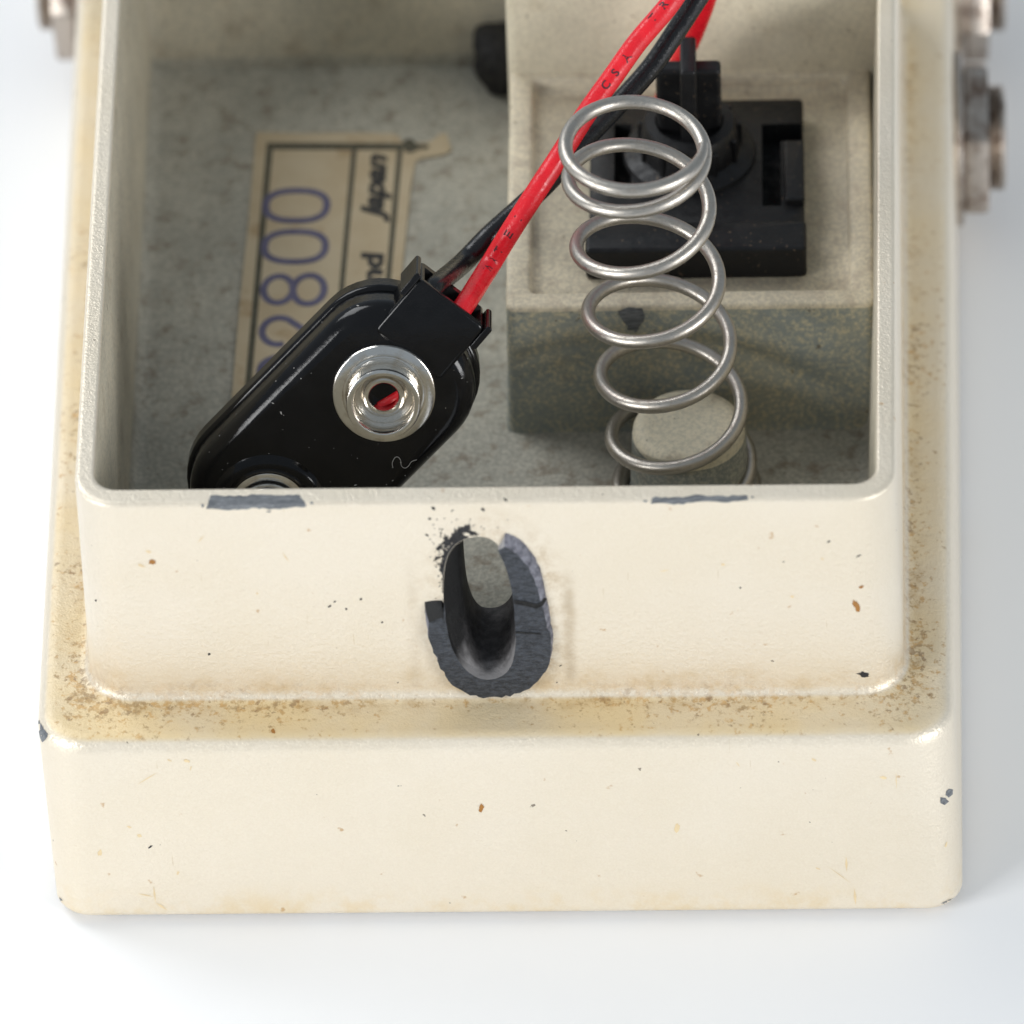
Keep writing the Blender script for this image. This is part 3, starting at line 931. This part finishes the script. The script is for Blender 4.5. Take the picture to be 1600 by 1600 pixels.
# cracks in the ground boss face
flake([(803, 937), (822, 939), (838, 943.5), (845, 940), (850, 933), (854, 936), (848, 946), (838, 950.5), (820, 946), (803, 943)], HOLLOW, 'crack', 3, .05)
flake([(806, 986), (845, 989), (845, 991), (806, 989)], HOLLOW, 'crack', 5, .05)

# ------------------------------------------------------------------ momentary switch on the platform
SX, SY = at(1078, 235, z=33.5).xy
zb = ZP-1.2
SW = thing('momentary_switch', (SX, SY, zb), 'black plastic momentary switch with cross-shaped plunger on the stained platform', 'switch')
xl, xr_ = at(920, 432, z=33).x, 26.1
yf_, yb_ = at(1100, 433, z=zb+.1).y, 62.9
plate = loft([rloop([(xl, yf_), (xr_, yf_), (xr_, yb_), (xl, yb_)], .5, z, 4, .1) for z in (zb-.05, 33.0)]+[rloop(inset([(xl, yf_), (xr_, yf_), (xr_, yb_), (xl, yb_)], .3), .4, 33.25, 4, .1)])
pm = mesh('switch_bezel', plate[0], plate[1]); recalc(pm); pm.materials.append(SWITCHB); pm.materials.append(HOLLOW)
def slot(xa, ya, xb, yb2):
    a = at(xa, ya, z=33.2); b = at(xb, yb2, z=33.2)
    v_, f_ = bevbox(a.x, b.x, b.y, a.y, zb+.3, 36, .05)
    c = mesh('c', v_, f_); recalc(c); c.materials.append(HOLLOW); return c
pm = boolean(pm, slot(1190, 195, 1221, 322))
pm = boolean(pm, slot(1216, 194, 1253, 221))
pm = boolean(pm, slot(960, 195, 986, 305))
bez = link('switch_bezel', pm, None, SW, 40)
# right latch arm and the thicker front lip
v, f = bevbox(at(1226, 300, z=33.5).x, xr_+.05, at(1240, 318, z=33.4).y, at(1240, 225, z=33.4).y, 33.0, 33.9, .2)
part('latch', v, f, SWITCHB, SW)
v, f = bevbox(xl-.3, xr_+.15, yf_-.1, at(1100, 345, z=34).y, zb-.02, 34.0, .35)
part('front_lip', v, f, SWITCHB, SW)
v, f = lathe([(5.7, 33.1), (5.55, 33.5), (5.2, 33.7), (4.5, 33.8), (4.25, 34.0), (4.0, 36.3), (3.75, 36.8), (2.9, 36.9), (2.7, 36.3), (.5, 36.3)], 48, Matrix.Translation((SX, SY, 0)))
col_ = part('collar', v, f, SWITCHB, SW, 35)
for k in range(10):
    a_ = radians(-150+k*33)
    v, f = bevbox(-.22, .22, 3.9, 4.45, 33.8, 36.2, .08, Matrix.Translation((SX, SY, 0)) @ Matrix.Rotation(a_, 4, 'Z'))
    part('collar_rib', v, f, SWITCHB, col_)
v, f = bevbox(SX-2.75, SX+2.75, SY-.8, SY+.8, 35.5, 43.0, .35)
pl = part('plunger', v, f, SWITCHB, SW)
v, f = bevbox(SX-.68, SX+.68, SY-2.6, SY+2.2, 35.5, 44.4, .25)
part('plunger_rib', v, f, SWITCHB, pl)

# ------------------------------------------------------------------ coil spring round the post
R_C, R_W = 5.64, 0.60
ctrl = [(-.5, 991, 227), (0, 991, 227), (1, 992, 230), (2, 994, 259), (3, 998, 298), (4, 1004, 354), (5, 1012, 411), (6, 1021, 461), (7, 1030, 509), (8, 1040, 562),
        (9, 1048, 605), (10, 1057, 658), (11, 1064, 700), (12, 1069, 742), (13, 1073, 762), (14, 1075, 764), (15, 1075, 764)]
pts = [Vector((t, x, y)) for t, x, y in ctrl]
cc = catmull(pts, 26)
path = []
for p in cc:
    t = p.x
    c = at(p.y, p.z, Y=py)
    th = -pi/2-(t)*pi                     # t = 0 front, 1 back; clockwise going down
    zz = max(c.z, ZF+R_W)
    path.append(Vector((c.x+R_C*cos(th), py+R_C*sin(th), zz)))
v, f = tube(path, R_W, 16, rfn=lambda t: min(1.0, 0.62+t*14))
SPR = thing('coil_spring', (PC.x, py, ZF), 'tall silver steel coil spring standing over the round post', 'spring')
part('spring_wire', v, f, STEEL, SPR, 60)

# ------------------------------------------------------------------ battery snap connector with its leads
TILT = radians(22)
nn = cos(TILT)*(-CF)-sin(TILT)*CU
uu = cos(TILT)*CU+sin(TILT)*(-CF)
A = (.68*CR+.73*uu).normalized()
A = (A-nn*A.dot(nn)).normalized()
B = nn.cross(A)                             # points up-left in the picture
lowv = None
for yy in [y*.1 for y in range(150, 420)]:
    F0 = at(600, 612, Y=yy)
    low = min((F0+A*a+B*b-nn*4.6).z for a in (-19.4, -17) for b in (-7, 0, 7))
    if low <= ZF+.15: break
FC = F0-nn*0.0
def cl(a, b, h=0.0): return FC+A*a+B*b+nn*h
base_pt = min((cl(a, b, -4.6) for a in (-19.4, -17) for b in (-7, 0, 7)), key=lambda p: p.z)
CLIP = thing('battery_snap', base_pt, 'glossy black battery snap connector leaning in the compartment with red and black leads', 'connector')
ol = rrect(-19.4, 6.8, -7.1, 7.1, 5.6)
v, f = prism(ol, -4.6, 0, cl, bev=1.5, steps=6)
part('shell', v, f, CLIPB, CLIP, 50)
shell = [o for o in CLIP.children][0] if CLIP.children else None
bk = rrect(-19.7, 7.15, -7.4, 7.4, 5.8)
v, f = prism(bk, -5.6, -3.7, cl, bev=.4, steps=3)
bp = part('back_cover', v, f, CLIPB, CLIP, 50)
# wire hood: rotated a little against the slab
def tabf(a, b, h):
    ca, sa = cos(radians(4)), sin(radians(4))
    return cl(ca*a-sa*b, sa*a+ca*b, h)
tb_o = rrect(3.6, 9.6, -3.0, 4.0, .6, 5)
v, f = prism(tb_o, -4.2, .10, tabf, bev=.3, steps=4)
hm = mesh('wire_hood', v, f); recalc(hm)
v2, f2 = prism(rrect(7.6, 12, -2.45, 3.45, .3, 3), -3.4, -.55, tabf)
hc = mesh('c', v2, f2); recalc(hc)
hm.materials.append(CLIPB); hc.materials.append(HOLLOW)
hm = boolean(hm, hc)
hood = link('wire_hood', hm, None, CLIP, 40)
for b0, b1 in ((3.95, 4.5), (-3.5, -2.95)):
    v, f = prism(rrect(7.6, 9.9, b0, b1, .2, 3), -4.0, .2, tabf, bev=.06)
    part('hood_ear', v, f, CLIPB, hood)
# socket terminal
MT = Matrix.Translation(cl(0, 0, -.02)) @ Matrix((A, B, nn)).transposed().to_4x4()
prof = [(1.22, -1.8), (1.22, 1.2), (1.3, 1.3), (1.5, 1.33), (1.66, 1.25), (1.72, .95), (1.95, .72), (2.4, .66), (2.48, .75), (2.5, 2.85), (2.56, 2.98), (2.66, 3.02), (2.92, 3.02), (3.02, 2.97), (3.06, 2.86),
        (3.04, 2.45), (2.94, 2.3), (2.94, 1.2), (3.06, .75), (3.2, .58), (3.32, .56), (3.45, .66), (4.08, .64), (4.2, .58), (4.27, .45), (4.27, -.2)]
v, f = lathe(prof, 64, MT)
# leave the eyelet open: drop the first cap, then put a dark floor below
f = f[:-2]
so = part('socket_terminal', v, f, NICKEL, CLIP, 28)
v, f = lathe([(1.4, -1.95), (1.4, -1.75)], 24, MT)
part('eyelet_floor', v, f, HOLLOW, so)
wv, wf = tube(catmull([cl(.9, -1.1, -.12), cl(-.1, -.85, -.1), cl(-1.2, -.55, -.12)], 4), .38, 10)
part('solder_lead', wv, wf, REDW, so, 60)
# stud terminal at the low end, half below the rim, in its round recess
MS = Matrix.Translation(cl(-14.2, -.1, -.02)) @ Matrix((A, B, nn)).transposed().to_4x4()
v, f = lathe([(3.3, -.1), (3.25, .12), (3.0, .22), (2.75, .2), (2.6, .35), (2.5, .9), (2.62, 1.5), (2.66, 1.8), (2.5, 2.05), (2.1, 2.15), (1.0, 2.15)], 48, MS)
part('stud_terminal', v, f, NICKEL, CLIP, 45)
v, f = lathe([(3.3, -.1), (5.0, -.15), (4.7, .3), (4.2, .62), (3.7, .55), (3.4, .25)], 48, MS, closed=True)
part('stud_collar', v, f, CLIPB, CLIP, 50)
TREE2 = bvh_of([o for o in CLIP.children if o.name.startswith('shell')])
# curled lint fibre on the glossy face
lp = [(614, 731), (613, 723), (617, 715), (622, 714), (626, 719), (627, 727), (632, 731), (638, 728), (643, 721), (651, 718)]
lpt = [hit(x, y, .04, TREE2) for x, y in lp]
if all(lpt):
    v, f = tube(catmull(lpt, 5), .024, 5)
    part('lint_fibre', v, f, LINT, CLIP, 60)
rnd = random.Random(3)
dv, df = [], []
for k in range(95):
    x = rnd.uniform(330, 735); y = rnd.uniform(465, 768)
    p = hit(x, y, 0.03, TREE2)
    if p is None or (Vector((x-600, y-612)).length < 92): continue
    s_ = rnd.choice((.025, .03, .04, .06))*rnd.uniform(.6, 1.2); l_ = s_*rnd.choice((1, 1, 1.5, 3.0)); a_ = rnd.uniform(0, pi)
    d1 = (A*cos(a_)+B*sin(a_))*l_; d2 = (B*cos(a_)-A*sin(a_))*s_
    n0 = len(dv)
    dv += [p+d1, p+d2, p-d1, p-d2, p+nn*s_*.8]
    df += [(n0, n0+1, n0+4), (n0+1, n0+2, n0+4), (n0+2, n0+3, n0+4), (n0+3, n0, n0+4)]
dust = part('dust', dv, df, LINT, CLIP, None)
dust['kind'] = 'stuff'

# leads
r_w = .88
rs = tabf(7.2, -.1, -1.55)
red = [tabf(7.9, -.7, -1.8), tabf(9.2, -.8, -1.7)]
for x, y, Y in ((762, 420, 33.5), (800, 358, 35), (840, 296, 37), (880, 235, 39.5), (916, 178, 41.5), (956, 122, 43.5), (996, 66, 45.5), (1045, 8, 47.5)):
    red.append(at(x, y, Y=Y))
red += [at(1075, -40, Y=49.5), at(1096, -72, Y=52.5), at(1112, -75, Y=55.5), at(1108, -20, Y=58), at(1084, 50, Y=60.2), at(1058, 105, Y=61.8), at(1040, 150, Y=63.2), at(1036, 172, Y=64)]
rp = catmull(red, 14)
v, f = tube(rp, r_w, 18)
RW = part('red_lead', v, f, REDW, CLIP, 60)
blk = [tabf(7.9, 2.0, -1.9), tabf(9.2, 2.1, -1.9)]
for x, y, Y in ((722, 412, 34.5), (765, 368, 37), (812, 326, 39.5), (855, 285, 41.5), (908, 224, 43.5), (962, 167, 45.2), (1016, 107, 47), (1058, 46, 49), (1090, -3, 50.5)):
    blk.append(at(x, y, Y=Y))
blk += [at(1118, -45, Y=52), at(1145, -80, Y=54.5), at(1175, -95, Y=58), at(1195, -85, Y=63)]
bp_ = catmull(blk, 14)
v, f = tube(bp_, r_w, 18)
part('black_lead', v, f, BLKW, CLIP, 60)
# printing along the red lead
def along(path, s):
    acc = 0
    for a, b in zip(path, path[1:]):
        d = (b-a).length
        if acc+d >= s: return a.lerp(b, (s-acc)/d), (b-a).normalized()
        acc += d
    return path[-1], (path[-1]-path[-2]).normalized()
def arc_at(path, x, y):
    best = None; acc = 0
    for i, p in enumerate(path):
        if i: acc += (p-path[i-1]).length
        d = p-CPOS; z = d.dot(CF); X = 800+FPX*d.dot(CR)/z; Y = 800-FPX*d.dot(CU)/z
        q = (X-x)**2+(Y-y)**2
        if best is None or q < best[0]: best = (q, acc)
    return best[1]
for ch, x, y, ph in (('W', 752, 428, 0.0), ('A', 768, 407, 0.0), ('T', 783, 384, .05), ('E', 797, 365, .05), ('I', 811, 343, .08), ('C', 942, 131, .1), ('S', 957, 109, .05), ('A', 974, 89, 0), ('T', 1020, 26, .45), ('R', 1035, 8, .45)):
    s0 = arc_at(rp, x, y)
    v2, f2 = text_polys(ch, 0, .02)
    xs = [p[0] for p in v2]; cx = (min(xs)+max(xs))/2
    out = []
    for a, b in v2:
        P, T = along(rp, s0+(a-cx)*1.0)
        c = (CPOS-P).normalized(); c = (c-T*c.dot(T)).normalized(); side = c.cross(T)
        ang = (b-.35)*.98/r_w+ph
        out.append(P+(r_w+.02)*(cos(ang)*c+sin(ang)*side))
    part('wire_print', out, f2, WINK, RW, None)
